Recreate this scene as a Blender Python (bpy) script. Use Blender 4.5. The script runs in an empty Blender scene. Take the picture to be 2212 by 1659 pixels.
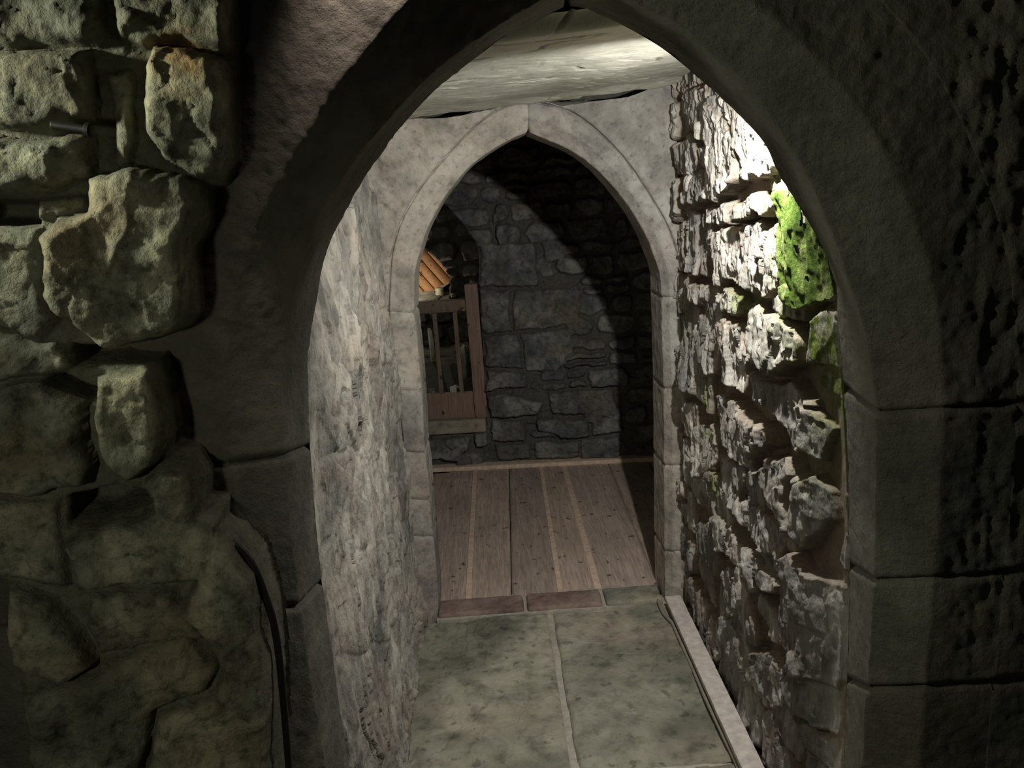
import bpy, math, random
import numpy as np
from mathutils import Matrix, Vector
random.seed(4)
col = bpy.context.scene.collection

# ------------------------------------------------------------------ camera model
F, CX, CY, EYE = 1900., 1106., 829.5, 1.6
_cy = np.array([1040-CX, -(400-CY), -F]); _cy /= np.linalg.norm(_cy)
_k = np.array([-.075, .997, 0.])
_cz = np.array([_k[0], _k[1], -(_k @ np.array([_cy[0], _cy[1], 0]))/_cy[2]]); _cz /= np.linalg.norm(_cz)
_cx = np.cross(_cy, _cz)
RM = np.array([_cx, _cy, _cz])
E0 = np.array([0, 0, EYE])
def ray(u, v): return RM @ np.array([u-CX, -(v-CY), -F])
def ony(u, v, y): d = ray(u, v); return E0 + d*(y/d[1])
def onx(u, v, x): d = ray(u, v); return E0 + d*(x/d[0])
def onz(u, v, z=0.): d = ray(u, v); return E0 + d*((z-EYE)/d[2])
def onpl(u, v, p, n):
    d = ray(u, v); p = np.array(p); n = np.array(n); return E0 + d*(((p-E0) @ n)/(d @ n))

# ------------------------------------------------------------------ noise
def _h(ix, iy, iz, s):
    n = (ix*374761393 + iy*668265263 + iz*2147483647 + s*1274126177) & 0xffffffff
    n = ((n ^ (n >> 13))*1274126177) & 0xffffffff
    n = ((n ^ (n >> 16))*2246822519) & 0xffffffff
    return ((n ^ (n >> 15)) & 0xffffff)/float(0xffffff)
def vn(x, y, z, s=0):
    x = np.asarray(x, float); y = np.asarray(y, float); z = np.asarray(z, float) + np.zeros_like(x)
    fx, fy, fz = np.floor(x), np.floor(y), np.floor(z)
    ix, iy, iz = fx.astype(np.int64), fy.astype(np.int64), fz.astype(np.int64)
    a, b, c = x-fx, y-fy, z-fz
    a = a*a*a*(a*(a*6-15)+10); b = b*b*b*(b*(b*6-15)+10); c = c*c*c*(c*(c*6-15)+10)
    r = 0
    for i in (0, 1):
        for j in (0, 1):
            for k in (0, 1):
                r = r + _h(ix+i, iy+j, iz+k, s)*(a if i else 1-a)*(b if j else 1-b)*(c if k else 1-c)
    return r*2-1
def fbm(x, y, z=0., f=1., o=4, s=0, g=.5):
    r = 0; a = 1.; t = 0
    for i in range(o):
        r = r + a*vn(x*f+i*7.3, y*f+i*3.1, z*f+i*5.7, s+i); t += a; a *= g; f *= 2.03
    return r/t
def ridge(x, y, z=0., f=1., o=3, s=0):
    r = 0; a = 1.; t = 0
    for i in range(o):
        r = r + a*(1-2*np.abs(vn(x*f+i*7.3, y*f, z*f, s+i))); t += a; a *= .5; f *= 2.1
    return r/t
def facets(x, y, f, s=0, slope=1., ay=1.):
    """broken planar chips: each cell is a small plane with its own tilt and level"""
    x = np.asarray(x, float)*f; y = np.asarray(y, float)*f*ay
    ix, iy = np.floor(x).astype(np.int64), np.floor(y).astype(np.int64)
    best = np.full(x.shape, 1e9); val = np.zeros(x.shape); z = np.zeros_like(ix)
    for i in (-1, 0, 1):
        for j in (-1, 0, 1):
            a, b = ix+i, iy+j
            px = a+_h(a, b, z, s); py = b+_h(a, b, z, s+1); d = (x-px)**2+(y-py)**2
            v = (_h(a, b, z, s+2)-.5) + slope*((_h(a, b, z, s+3)-.5)*2*(x-px)+(_h(a, b, z, s+4)-.5)*2*(y-py))
            m = d < best; best = np.where(m, d, best); val = np.where(m, v, val)
    return val
def sst(a, b, x): t = np.clip((x-a)/(b-a), 0, 1); return t*t*(3-2*t)

# ------------------------------------------------------------------ objects
def tag(o, label=None, cat=None, group=None, kind=None):
    if label: o['label'] = label
    if cat: o['category'] = cat
    if group: o['group'] = group
    if kind: o['kind'] = kind
    return o
def empty(name, loc):
    o = bpy.data.objects.new(name, None); o.empty_display_size = .05
    o.location = loc; col.objects.link(o); return o
def mesh_obj(name, V, Fq, mat, parent=None, attrs=None, smooth=True, loc=None):
    V = np.asarray(V, np.float64).reshape(-1, 3).copy()
    base = np.zeros(3)
    if parent is not None: base = np.array(world_loc(parent))
    elif loc is not None: base = np.array(loc, float)
    V -= base
    me = bpy.data.meshes.new(name)
    if isinstance(Fq, np.ndarray):
        n = len(Fq); k = Fq.shape[1]
        me.vertices.add(len(V)); me.vertices.foreach_set('co', V.astype(np.float32).ravel())
        me.loops.add(n*k); me.loops.foreach_set('vertex_index', Fq.astype(np.int32).ravel())
        me.polygons.add(n); me.polygons.foreach_set('loop_start', np.arange(0, n*k, k, dtype=np.int32))
        me.polygons.foreach_set('loop_total', np.full(n, k, np.int32))
        me.update(calc_edges=True)
    else:
        me.from_pydata([tuple(v) for v in V], [], Fq)
    me.polygons.foreach_set('use_smooth', np.full(len(me.polygons), smooth))
    if attrs:
        for an, av in attrs.items():
            a = me.attributes.new(an, 'FLOAT', 'POINT')
            a.data.foreach_set('value', np.asarray(av, np.float32).ravel())
    me.materials.append(mat)
    o = bpy.data.objects.new(name, me); col.objects.link(o)
    if parent is not None: o.parent = parent
    elif loc is not None: o.location = loc
    o['_wl'] = [float(b) for b in base]
    return o
def world_loc(o):
    if o.parent is None: return tuple(o.location)
    w = world_loc(o.parent); return tuple(w[i]+o.location[i] for i in range(3))
def grid_faces(nu, nv, mask=None, flip=False):
    i = np.arange(nu*nv).reshape(nu, nv)
    q = np.stack([i[:-1, :-1], i[1:, :-1], i[1:, 1:], i[:-1, 1:]], -1).reshape(-1, 4)
    if mask is not None:
        q = q[mask.reshape(-1)]
    return q[:, ::-1] if flip else q
def grid_obj(name, P, mat, parent=None, attrs=None, mask=None, flip=False, loc=None):
    nu, nv = P.shape[:2]; q = grid_faces(nu, nv, mask, flip)
    V = P.reshape(-1, 3)
    if mask is not None:
        used = np.unique(q); re = -np.ones(nu*nv, int); re[used] = np.arange(len(used))
        V = V[used]; q = re[q]
        if attrs: attrs = {k: np.asarray(v).ravel()[used] for k, v in attrs.items()}
    return mesh_obj(name, V, q, mat, parent, attrs, loc=loc)
def box_vf(c, s, R=None):
    c = np.array(c); v = []
    for x in (-.5, .5):
        for y in (-.5, .5):
            for z in (-.5, .5): v.append([x*s[0], y*s[1], z*s[2]])
    v = np.array(v)
    if R is not None: v = v @ np.array(R).T
    f = np.array([[0, 1, 3, 2], [4, 6, 7, 5], [0, 4, 5, 1], [2, 3, 7, 6], [0, 2, 6, 4], [1, 5, 7, 3]])
    return v + c, f
def rounded_slab(name, x0, x1, y0, y1, z0, z1, mat, parent=None, r=.006, res=.012, amp=.002, seed=0, skew=None, zf=None, **kw):
    """solid slab, subdivided, rounded edges, noisy surface (a real closed body)"""
    nx = max(2, int((x1-x0)/res)); ny = max(2, int((y1-y0)/res)); nz = max(2, int((z1-z0)/res))
    vs = []; fs = []; off = 0
    def face(o, a, b, na, nb, fl):
        nonlocal off
        u = np.linspace(0, 1, na+1); v = np.linspace(0, 1, nb+1)
        U, W = np.meshgrid(u, v, indexing='ij')
        P = np.array(o) + U[..., None]*np.array(a) + W[..., None]*np.array(b)
        vs.append(P.reshape(-1, 3)); fs.append(grid_faces(na+1, nb+1, flip=fl)+off); off += (na+1)*(nb+1)
    dx, dy, dz = x1-x0, y1-y0, z1-z0
    face((x0, y0, z0), (dx, 0, 0), (0, dy, 0), nx, ny, True); face((x0, y0, z1), (dx, 0, 0), (0, dy, 0), nx, ny, False)
    face((x0, y0, z0), (dx, 0, 0), (0, 0, dz), nx, nz, False); face((x0, y1, z0), (dx, 0, 0), (0, 0, dz), nx, nz, True)
    face((x0, y0, z0), (0, dy, 0), (0, 0, dz), ny, nz, True); face((x1, y0, z0), (0, dy, 0), (0, 0, dz), ny, nz, False)
    V = np.concatenate(vs); Q = np.concatenate(fs)
    lo = np.array([x0, y0, z0])+r; hi = np.array([x1, y1, z1])-r
    C = np.minimum(np.maximum(V, lo), hi); d = V-C; L = np.linalg.norm(d, axis=1, keepdims=True)
    V = np.where(L > 1e-9, C + d/np.maximum(L, 1e-9)*r, V)
    n1 = fbm(V[:, 0], V[:, 1], V[:, 2], 14, 4, seed); n2 = fbm(V[:, 0], V[:, 1], V[:, 2], 14, 4, seed+50)
    n3 = fbm(V[:, 0], V[:, 1], V[:, 2], 14, 4, seed+90)
    V = V + np.stack([n1, n2, n3], 1)*amp
    if zf is not None: V[:, 2] += zf(V)
    if skew is not None: V = skew(V)
    return mesh_obj(name, V, Q, mat, parent, {'tint': np.full(len(V), random.random())}, **kw)
def tube(name, pts, rad, mat, parent=None, ns=12, loc=None, caps=True):
    P = smooth_path(np.array(pts, float), max(24, len(pts)*8)); n = len(P)
    T = np.gradient(P, axis=0); T /= np.linalg.norm(T, axis=1, keepdims=True)
    up = np.array([0.03, .2, 1.]); A = np.cross(T, up); A /= np.linalg.norm(A, axis=1, keepdims=True); B = np.cross(T, A)
    a = np.linspace(0, 2*np.pi, ns, endpoint=False)
    V = P[:, None] + rad*(np.cos(a)[None, :, None]*A[:, None] + np.sin(a)[None, :, None]*B[:, None])
    V = V.reshape(-1, 3); fs = []
    for i in range(n-1):
        for j in range(ns):
            fs.append((i*ns+j, i*ns+(j+1) % ns, (i+1)*ns+(j+1) % ns, (i+1)*ns+j))
    fs.append(tuple(range(ns))[::-1]); fs.append(tuple((n-1)*ns+j for j in range(ns)))
    return mesh_obj(name, V, fs, mat, parent, loc=loc)
def smooth_path(P, n):
    """Catmull-Rom through P then resampled uniformly to n points"""
    P = np.asarray(P, float)
    Q = np.vstack([2*P[0]-P[1], P, 2*P[-1]-P[-2]]); out = []
    for i in range(1, len(Q)-2):
        p0, p1, p2, p3 = Q[i-1:i+3]
        t = np.linspace(0, 1, 24, endpoint=False)[:, None]
        out.append(.5*(2*p1+(p2-p0)*t+(2*p0-5*p1+4*p2-p3)*t**2+(3*p1-p0-3*p2+p3)*t**3))
    out = np.vstack(out+[P[-1][None]])
    s = np.r_[0, np.cumsum(np.linalg.norm(np.diff(out, axis=0), axis=1))]
    u = np.linspace(0, s[-1], n)
    return np.stack([np.interp(u, s, out[:, k]) for k in range(out.shape[1])], 1)

# ------------------------------------------------------------------ materials
class NT:
    def __init__(s, name):
        m = bpy.data.materials.new(name); m.use_nodes = True
        s.m = m; s.t = m.node_tree; s.t.nodes.clear()
        s.out = s.n('ShaderNodeOutputMaterial'); s.b = s.n('ShaderNodeBsdfPrincipled')
        s.l(s.b.outputs[0], s.out.inputs[0]); s.tc = s.n('ShaderNodeTexCoord')
    def n(s, t, **k):
        x = s.t.nodes.new(t)
        for a, b in k.items(): setattr(x, a, b)
        return x
    def l(s, a, b): s.t.links.new(a, b)
    def noise(s, scale, detail=6, rough=.55, vec=None, sc=None, dist=0.):
        x = s.n('ShaderNodeTexNoise'); x.inputs['Scale'].default_value = scale
        x.inputs['Detail'].default_value = detail; x.inputs['Roughness'].default_value = rough; x.inputs['Distortion'].default_value = dist
        v = vec or s.tc.outputs['Object']
        if sc is not None:
            mp = s.n('ShaderNodeMapping'); mp.inputs['Scale'].default_value = sc; s.l(v, mp.inputs[0]); v = mp.outputs[0]
        s.l(v, x.inputs['Vector']); return x.outputs[0]
    def ramp(s, f, stops):
        r = s.n('ShaderNodeValToRGB'); s.l(f, r.inputs[0]); e = r.color_ramp.elements
        while len(e) < len(stops): e.new(.5)
        for a, (p, c) in zip(e, stops):
            a.position = p; a.color = (c[0], c[1], c[2], 1) if hasattr(c, '__len__') else (c, c, c, 1)
        return r.outputs[0]
    def mix(s, f, a, b, mode='MIX'):
        x = s.n('ShaderNodeMix', data_type='RGBA', blend_type=mode)
        if hasattr(f, 'links'): s.l(f, x.inputs[0])
        else: x.inputs[0].default_value = f
        for v, i in ((a, 6), (b, 7)):
            if hasattr(v, 'links'): s.l(v, x.inputs[i])
            else: x.inputs[i].default_value = (v[0], v[1], v[2], 1) if hasattr(v, '__len__') else (v, v, v, 1)
        return x.outputs[2]
    def math(s, op, a, b=None, clamp=False):
        x = s.n('ShaderNodeMath', operation=op, use_clamp=clamp)
        for v, i in ((a, 0), (b, 1)):
            if v is None: continue
            if hasattr(v, 'links'): s.l(v, x.inputs[i])
            else: x.inputs[i].default_value = v
        return x.outputs[0]
    def attr(s, n): x = s.n('ShaderNodeAttribute'); x.attribute_name = n; return x.outputs['Fac']
    def bump(s, h, strength, dist=.01, prev=None):
        x = s.n('ShaderNodeBump'); x.inputs['Strength'].default_value = strength; x.inputs['Distance'].default_value = dist
        s.l(h, x.inputs['Height'])
        if prev is not None: s.l(prev, x.inputs['Normal'])
        return x.outputs[0]
    def done(s, c, rough=.85, nrm=None, spec=.3):
        if hasattr(c, 'links'): s.l(c, s.b.inputs['Base Color'])
        else: s.b.inputs['Base Color'].default_value = (*c, 1)
        if hasattr(rough, 'links'): s.l(rough, s.b.inputs['Roughness'])
        else: s.b.inputs['Roughness'].default_value = rough
        s.b.inputs['Specular IOR Level'].default_value = spec
        if nrm is not None: s.l(nrm, s.b.inputs['Normal'])
        return s.m
def stone(name, c0, c1, c2, mortar=(.2, .18, .14), warm=(.34, .25, .17), scale=5., bump=.5, fine=90, strx=None, speck=.5, warm_amt=.5, rough=.88, dark_spots=0., bd=.012, mossc=(.13, .165, .03), spec=.25):
    n = NT(name)
    a = n.noise(scale, 7, .6, sc=strx, dist=.4); b = n.noise(scale*4.3, 8, .65, sc=strx)
    c = n.ramp(a, [(.36, c0), (.5, c1), (.62, c2)])
    w = n.ramp(n.noise(scale*.7, 5, .6), [(.5, 0.), (.68, warm_amt)])
    c = n.mix(w, c, warm)
    t = n.attr('tint')
    c = n.mix(.55, c, n.ramp(t, [(0., (.55, .55, .56)), (.35, (.85, .84, .82)), (.6, (1.0, .97, .92)), (.8, (1.1, 1.05, .95)), (1., (.8, .72, .66))]), 'MULTIPLY')
    sp = n.ramp(b, [(.32, 1-speck), (.5, 1.), (.7, 1.+speck*.35)])
    c = n.mix(1., c, sp, 'MULTIPLY')
    if dark_spots:
        d = n.ramp(n.noise(scale*9, 3, .5), [(.3, 1-dark_spots), (.38, 1.)])
        c = n.mix(1., c, d, 'MULTIPLY')
    mo = n.attr('mort')
    mc = n.mix(1., mortar, n.ramp(n.noise(70, 5, .7), [(.3, .6), (.7, 1.3)]), 'MULTIPLY')
    c = n.mix(mo, c, mc)
    ms = n.math('MULTIPLY', n.attr('moss'), n.ramp(n.noise(28, 6, .7), [(.36, 0.), (.56, 1.)]), True)
    c = n.mix(ms, c, n.mix(1., mossc, n.ramp(n.noise(120, 4, .7), [(.3, .5), (.7, 1.5)]), 'MULTIPLY'))
    nb = n.bump(n.noise(fine*.35, 8, .68, sc=strx), bump, bd*1.25)
    nb = n.bump(n.noise(fine*2.2, 4, .6, sc=strx), bump*.6, bd*.25, nb)
    return n.done(c, rough, nb, spec)
def wood(name, c0, c1, axis='y', scale=1., bump=.3, rough=.6, tintv=True):
    n = NT(name); sc = {'y': (22, 1.4, 22), 'z': (22, 22, 1.4), 'x': (1.4, 22, 22)}[axis]
    g = n.noise(2.2*scale, 6, .6, sc=sc, dist=1.2); g2 = n.noise(9*scale, 5, .6, sc=sc)
    c = n.mix(n.ramp(g, [(.35, 0.), (.65, 1.)]), c0, c1)
    c = n.mix(1., c, n.ramp(g2, [(.3, .72), (.6, 1.08)]), 'MULTIPLY')
    if tintv: c = n.mix(.7, c, n.ramp(n.attr('tint'), [(0., (.62, .6, .58)), (.5, (1, .97, .92)), (1., (1.25, 1.12, 1.0))]), 'MULTIPLY')
    c = n.mix(1., c, n.ramp(n.noise(26, 2, .4), [(.29, .3), (.325, 1.)]), 'MULTIPLY')
    c = n.mix(n.ramp(n.noise(3.1, 5, .6), [(.45, 0.), (.75, .45)]), c, (.24, .22, .20))
    return n.done(c, rough, n.bump(g2, bump, .004), .35)
def plain(name, c, rough=.6, bump=0, spec=.3):
    n = NT(name); v = n.noise(40, 5, .6)
    cc = n.mix(1., c, n.ramp(v, [(.3, .75), (.7, 1.2)]), 'MULTIPLY')
    return n.done(cc, rough, n.bump(v, bump, .003) if bump else None, spec)

M_near = stone('olive grey rubble', (.13, .135, .10), (.245, .25, .185), (.43, .415, .295), mortar=(.14, .14, .10), warm=(.36, .26, .15), scale=7, mossc=(.40, .22, .06), bump=1., fine=60, speck=.7, warm_amt=.4, dark_spots=.35)
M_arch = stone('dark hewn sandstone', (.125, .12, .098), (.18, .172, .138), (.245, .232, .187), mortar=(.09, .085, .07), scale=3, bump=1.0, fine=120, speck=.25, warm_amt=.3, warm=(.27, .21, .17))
M_left = stone('worn grey passage stone', (.175, .17, .16), (.33, .315, .28), (.47, .445, .395), mortar=(.33, .31, .28), warm=(.40, .315, .25), scale=6, bump=.9, fine=50, strx=(1, 1, .6), speck=.5, warm_amt=.5, bd=.014)
M_right = stone('weathered fissured stone', (.19, .18, .165), (.34, .325, .30), (.52, .50, .46), mortar=(.25, .19, .13), warm=(.42, .33, .26), scale=7, bump=1., fine=70, strx=(1, 1, .28), speck=.5, warm_amt=.45)
M_door = stone('dressed pale sandstone', (.24, .225, .20), (.34, .32, .285), (.42, .40, .36), mortar=(.4, .36, .3), warm=(.52, .42, .36), scale=7, bump=.5, fine=90, speck=.35, warm_amt=.5, dark_spots=.35)
M_jambr = M_door
M_ceil = stone('smooth ceiling slab stone', (.40, .405, .34), (.52, .52, .45), (.6, .6, .53), mortar=(.15, .145, .12), warm=(.46, .44, .33), scale=2.6, bump=.35, fine=40, speck=.16, warm_amt=.4)
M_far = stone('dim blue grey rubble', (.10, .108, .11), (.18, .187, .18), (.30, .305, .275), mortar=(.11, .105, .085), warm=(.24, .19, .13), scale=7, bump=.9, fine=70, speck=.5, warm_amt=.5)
M_flag = stone('worn flagstone', (.18, .18, .14), (.29, .285, .225), (.42, .40, .32), mortar=(.42, .40, .33), warm=(.42, .35, .27), scale=2.8, bump=.8, fine=50, speck=.5, warm_amt=.6, dark_spots=.45)
M_thr = stone('reddish threshold stone', (.2, .14, .12), (.3, .21, .18), (.38, .29, .25), scale=8, bump=.5, warm=(.3, .2, .16), speck=.3)
M_mort = plain('pale lime mortar', (.42, .39, .32), .9, .6)
M_dmort_shade = plain('dark joint mortar and gap shade', (.07, .065, .055), .95, .4)
M_plank = wood('pinkish oak planks', (.44, .345, .29), (.64, .52, .45), 'y')
M_fillet = plain('pale new wood fillets', (.80, .60, .46), .55, .1)
M_rail = wood('brown rail wood', (.17, .12, .08), (.25, .18, .12), 'z', tintv=False)
M_rail2 = wood('reddish rail wood', (.24, .155, .11), (.34, .225, .17), 'z', tintv=False)
M_board = plain('pale scuffed timber', (.56, .50, .45), .6, .25)
M_bside = wood('brown board side', (.26, .17, .11), (.34, .24, .16), 'y', tintv=False)
M_cable = plain('black rubber', (.012, .012, .013), .5)
M_cable2 = plain('grey brown cable sheath', (.26, .235, .21), .45)
M_iron = plain('black iron', (.012, .011, .011), .6, .3)
M_orange = wood('honey coloured boards', (.62, .33, .16), (.75, .44, .23), 'x', tintv=False)
M_moss = None
def moss_mat():
    n = NT('bright green moss'); v = n.noise(190, 5, .7); w = n.noise(20, 6, .6, sc=(1, 1, .22))
    c = n.ramp(w, [(.36, (.045, .085, .012)), (.5, (.11, .17, .03)), (.64, (.30, .34, .13))])
    c = n.mix(1., c, n.ramp(v, [(.3, .55), (.7, 1.4)]), 'MULTIPLY')
    return n.done(c, .95, n.bump(v, 1., .006), .1)
M_moss = moss_mat()

# ------------------------------------------------------------------ heightfield of stones
def sdf_poly(S, T, poly):
    P = np.asarray(poly, float); d = np.full(S.shape, 1e9); ins = np.zeros(S.shape, bool)
    for i in range(len(P)):
        a = P[i]; b = P[(i+1) % len(P)]; e = b-a
        w0 = S-a[0]; w1 = T-a[1]; t = np.clip((w0*e[0]+w1*e[1])/(e @ e + 1e-12), 0, 1)
        d = np.minimum(d, (w0-e[0]*t)**2+(w1-e[1]*t)**2)
        c = ((a[1] <= T) != (b[1] <= T)) & (S < a[0]+(T-a[1])/(b[1]-a[1]+1e-12)*e[0])
        ins ^= c
    d = np.sqrt(d); return np.where(ins, d, -d)
def inpoly(p, poly): return sdf_poly(np.array([p[0]]), np.array([p[1]]), poly)[0]
def blob(S, T, c, r): return np.exp(-(((S-c[0])/r[0])**2+((T-c[1])/r[1])**2))
def stones_hf(S, T, stones, base, warp=.012, wf=9., seed=0):
    """returns height, tint, mortar mask"""
    S2 = S + warp*fbm(S, T, 0, wf, 4, seed+11); T2 = T + warp*fbm(S, T, 0, wf, 4, seed+23)
    H = np.zeros_like(S)+base; tint = np.full(S.shape, .3); mort = np.ones_like(S)
    for k, st in enumerate(stones):
        P = np.asarray(st['poly'], float); lo = P.min(0)-.03; hi = P.max(0)+.03
        m = (S2 > lo[0]) & (S2 < hi[0]) & (T2 > lo[1]) & (T2 < hi[1])
        if not m.any(): continue
        s, t = S2[m], T2[m]; d = sdf_poly(s, t, P); e = st.get('edge', .02)
        p = np.clip(d/e, 0, 1); p = np.sqrt(np.clip(1-(1-p)**2, 0, 1))
        c = P.mean(0); ti = st.get('tilt', (0, 0))
        h = base + (st['h']-base)*p + (ti[0]*(s-c[0]) + ti[1]*(t-c[1]))*p
        h += st.get('rough', .006)*fbm(s, t, k*3.7, st.get('rf', 11), 5, seed+k)*p
        Hm = H[m]; up = (d > 0) & (h > Hm); Hm[up] = h[up]; H[m] = Hm
        tm = tint[m]; tm[up] = st.get('tint', .5); tint[m] = tm
        mm = mort[m]; mm[up] = 1-np.clip((d[up]-.002)/.008, 0, 1); mort[m] = mm
    return H, tint, mort
def courses(u0, u1, v0, v1, hr, wr, rnd, gap=.006, jit=.25, hh=(.0, .03), edge=(.012, .03), skip=None, tiltv=.1):
    out = []; v = v0
    while v < v1:
        h = rnd.uniform(*hr); u = u0-rnd.random()*wr[1]
        while u < u1:
            w = rnd.uniform(*wr); parts = [(v, v+h)]
            if rnd.random() < .22 and h > hr[0]*1.2: m = v+h*rnd.uniform(.4, .6); parts = [(v, m), (m, v+h)]
            for a, b in parts:
                j = jit*min(w, b-a); g = gap
                q = [(u+g+rnd.uniform(0, j), a+g+rnd.uniform(0, j)*.5), (u+w*.5, a+g+rnd.uniform(-.3, .3)*j*.5), (u+w-g-rnd.uniform(0, j), a+g+rnd.uniform(0, j)*.5),
                     (u+w-g, (a+b)/2), (u+w-g-rnd.uniform(0, j), b-g-rnd.uniform(0, j)*.5), (u+w*.45, b-g), (u+g+rnd.uniform(0, j), b-g-rnd.uniform(0, j)*.5), (u+g, (a+b)/2)]
                c = (u+w/2, (a+b)/2)
                if skip and any(inpoly(c, s) > -.01 for s in skip): continue
                out.append(dict(poly=q, h=rnd.uniform(*hh), edge=rnd.uniform(*edge), tilt=(rnd.uniform(-tiltv, tiltv), rnd.uniform(-tiltv, tiltv)), tint=rnd.random()))
            u += w
        v += h
    return out
def normals(P):
    a = np.gradient(P, axis=0); b = np.gradient(P, axis=1); n = np.cross(a, b)
    return n/np.maximum(np.linalg.norm(n, axis=-1, keepdims=True), 1e-9)

# ================================================================== pointed arches by lofting traced edges
def curve3(px, y, n, two=True):
    """px: pixels from base up to apex on plane y -> n points"""
    return smooth_path(np.array([ony(u, v, y) for u, v in px]), n)
def loft_sections(secs, res):
    """secs: list of (N,3) curves -> grid (N,M,3) with straight interpolation between them, M by res"""
    cols = [secs[0][:, None]]
    for a, b in zip(secs[:-1], secs[1:]):
        L = np.linalg.norm(b-a, axis=1).mean(); k = max(1, int(round(L/res)))
        t = np.linspace(0, 1, k+1)[1:]
        cols.append(a[:, None]*(1-t)[None, :, None]+b[:, None]*t[None, :, None])
    return np.concatenate(cols, 1)
def join(jamb, arch, n1, n2, y):
    """jamb base->spring, arch spring->apex (pixels)"""
    J = smooth_path(np.array([ony(u, v, y) for u, v in jamb]), 200)
    zt = np.linspace(0, 1, n1); zz = J[0, 2]+(J[-1, 2]-J[0, 2])*zt
    J = np.stack([np.interp(zz, J[:, 2], J[:, 0]), np.full(n1, y), zz], 1)
    A = smooth_path(np.array([ony(u, v, y) for u, v in arch]), n2+1)
    C = np.vstack([J, A[1:]])
    # light smoothing of tracing kinks
    for _ in range(6):
        C[1:-1] = .25*C[:-2]+.5*C[1:-1]+.25*C[2:]
    return C
def outward(C, sgn, n1, w, y):
    """offset a curve away from the opening by w; upright at the apex"""
    N = len(C); ph = np.zeros(N); ph[n1:] = np.linspace(0, 1, N-n1)
    ph = ph**1.15*np.pi/2
    D = np.stack([sgn*np.cos(ph), 0*ph, np.sin(ph)], 1)
    R = C + D*w; R[:, 1] = y; return R
def arch_blocks(G, ranges, names, mats, parent, flip, disp, jd=.010, extra=None, parent_names=None, mortar=None):
    Nn = normals(G)*(-1 if flip else 1)
    G2 = disp(G, Nn)
    for (a, b), nm, mt in zip(ranges, names, mats):
        blk = G2[a:b+1].copy(); nn = Nn[a:b+1]
        r = len(blk)
        for k, dpt in ((0, 1.), (1, .35)):
            blk[k] -= nn[k]*jd*dpt; blk[r-1-k] -= nn[r-1-k]*jd*dpt
        tv = random.random()
        o = grid_obj(nm, blk, mt, parent, attrs={'tint': np.full(blk.shape[:2], tv)}, flip=flip)
    # dark mortar core just inside the surface
    core = G - Nn*.012
    grid_obj('mortar', core, mortar or M_dmort_shade, parent, flip=flip)
def row_at(C, z, n1): return int(np.argmin(np.abs(C[:n1, 2]-z)))

# ---- near archway (dark, in the foreground)
YB, YF_, YC = 1.67, 1.46, 1.385
n1, n2 = 190, 250
near = empty('stone_archway', (.16, 1.42, 0))
tag(near, 'large dark pointed stone archway in the foreground framing the lit passage', 'archway')
# left side edges
Lb_j = [(772,1800),(752,1659),(722,1450),(700,1300),(684,1150),(672,1000),(664,860),(664,760)]
Lb_a = [(664,760),(675,692),(704,548),(759,430),(827,325),(873,266),(949,186),(1042,114),(1088,80),(1181,34),(1224,12)]
Lf_j = [(722,1900),(700,1659),(672,1480),(648,1310),(628,1150),(614,970),(607,830),(611,760)]
Lf_a = [(611,760),(622,690),(645,590),(675,500),(704,439),(759,354),(827,270),(898,190),(979,122),(1063,63),(1147,10),(1229,-32)]
Lc_j = [(600,1900),(572,1659),(548,1480),(530,1310),(512,1150),(498,1000),(490,850),(490,780)]
Lc_a = [(490,780),(500,700),(518,600),(548,500),(595,400),(652,300),(740,165),(797,97),(877,4),(960,-70),(1070,-140),(1236,-215)]
Rb_j = [(1800,1900),(1822,1659),(1832,1400),(1836,1200),(1832,1000),(1824,850),(1816,741)]
Rb_a = [(1816,741),(1811,680),(1808,620),(1781,539),(1733,457),(1680,370),(1646,302),(1559,211),(1492,153),(1424,100),(1337,50),(1261,16),(1224,12)]
Rf_j = [(1842,1900),(1862,1659),(1873,1480),(1888,1250),(1893,1050),(1893,900),(1885,800)]
Rf_a = [(1885,800),(1866,700),(1830,590),(1786,470),(1737,365),(1675,265),(1622,190),(1559,123),(1470,55),(1380,8),(1300,-22),(1229,-32)]
Rc_j = [(1960,1900),(1985,1659),(1998,1480),(2018,1250),(2030,1050),(2038,900),(2036,790)]
Rc_a = [(2036,790),(2025,680),(2008,580),(1980,490),(1930,370),(1865,250),(1765,130),(1645,20),(1520,-75),(1400,-150),(1236,-215)]

BCL = join(Lb_j, Lb_a, n1, n2, YB); BCR = join(Rb_j, Rb_a, n1, n2, YB)
def jamb_x(C, Z):
    return np.interp(Z, C[:n1, 2], C[:n1, 0])
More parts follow.
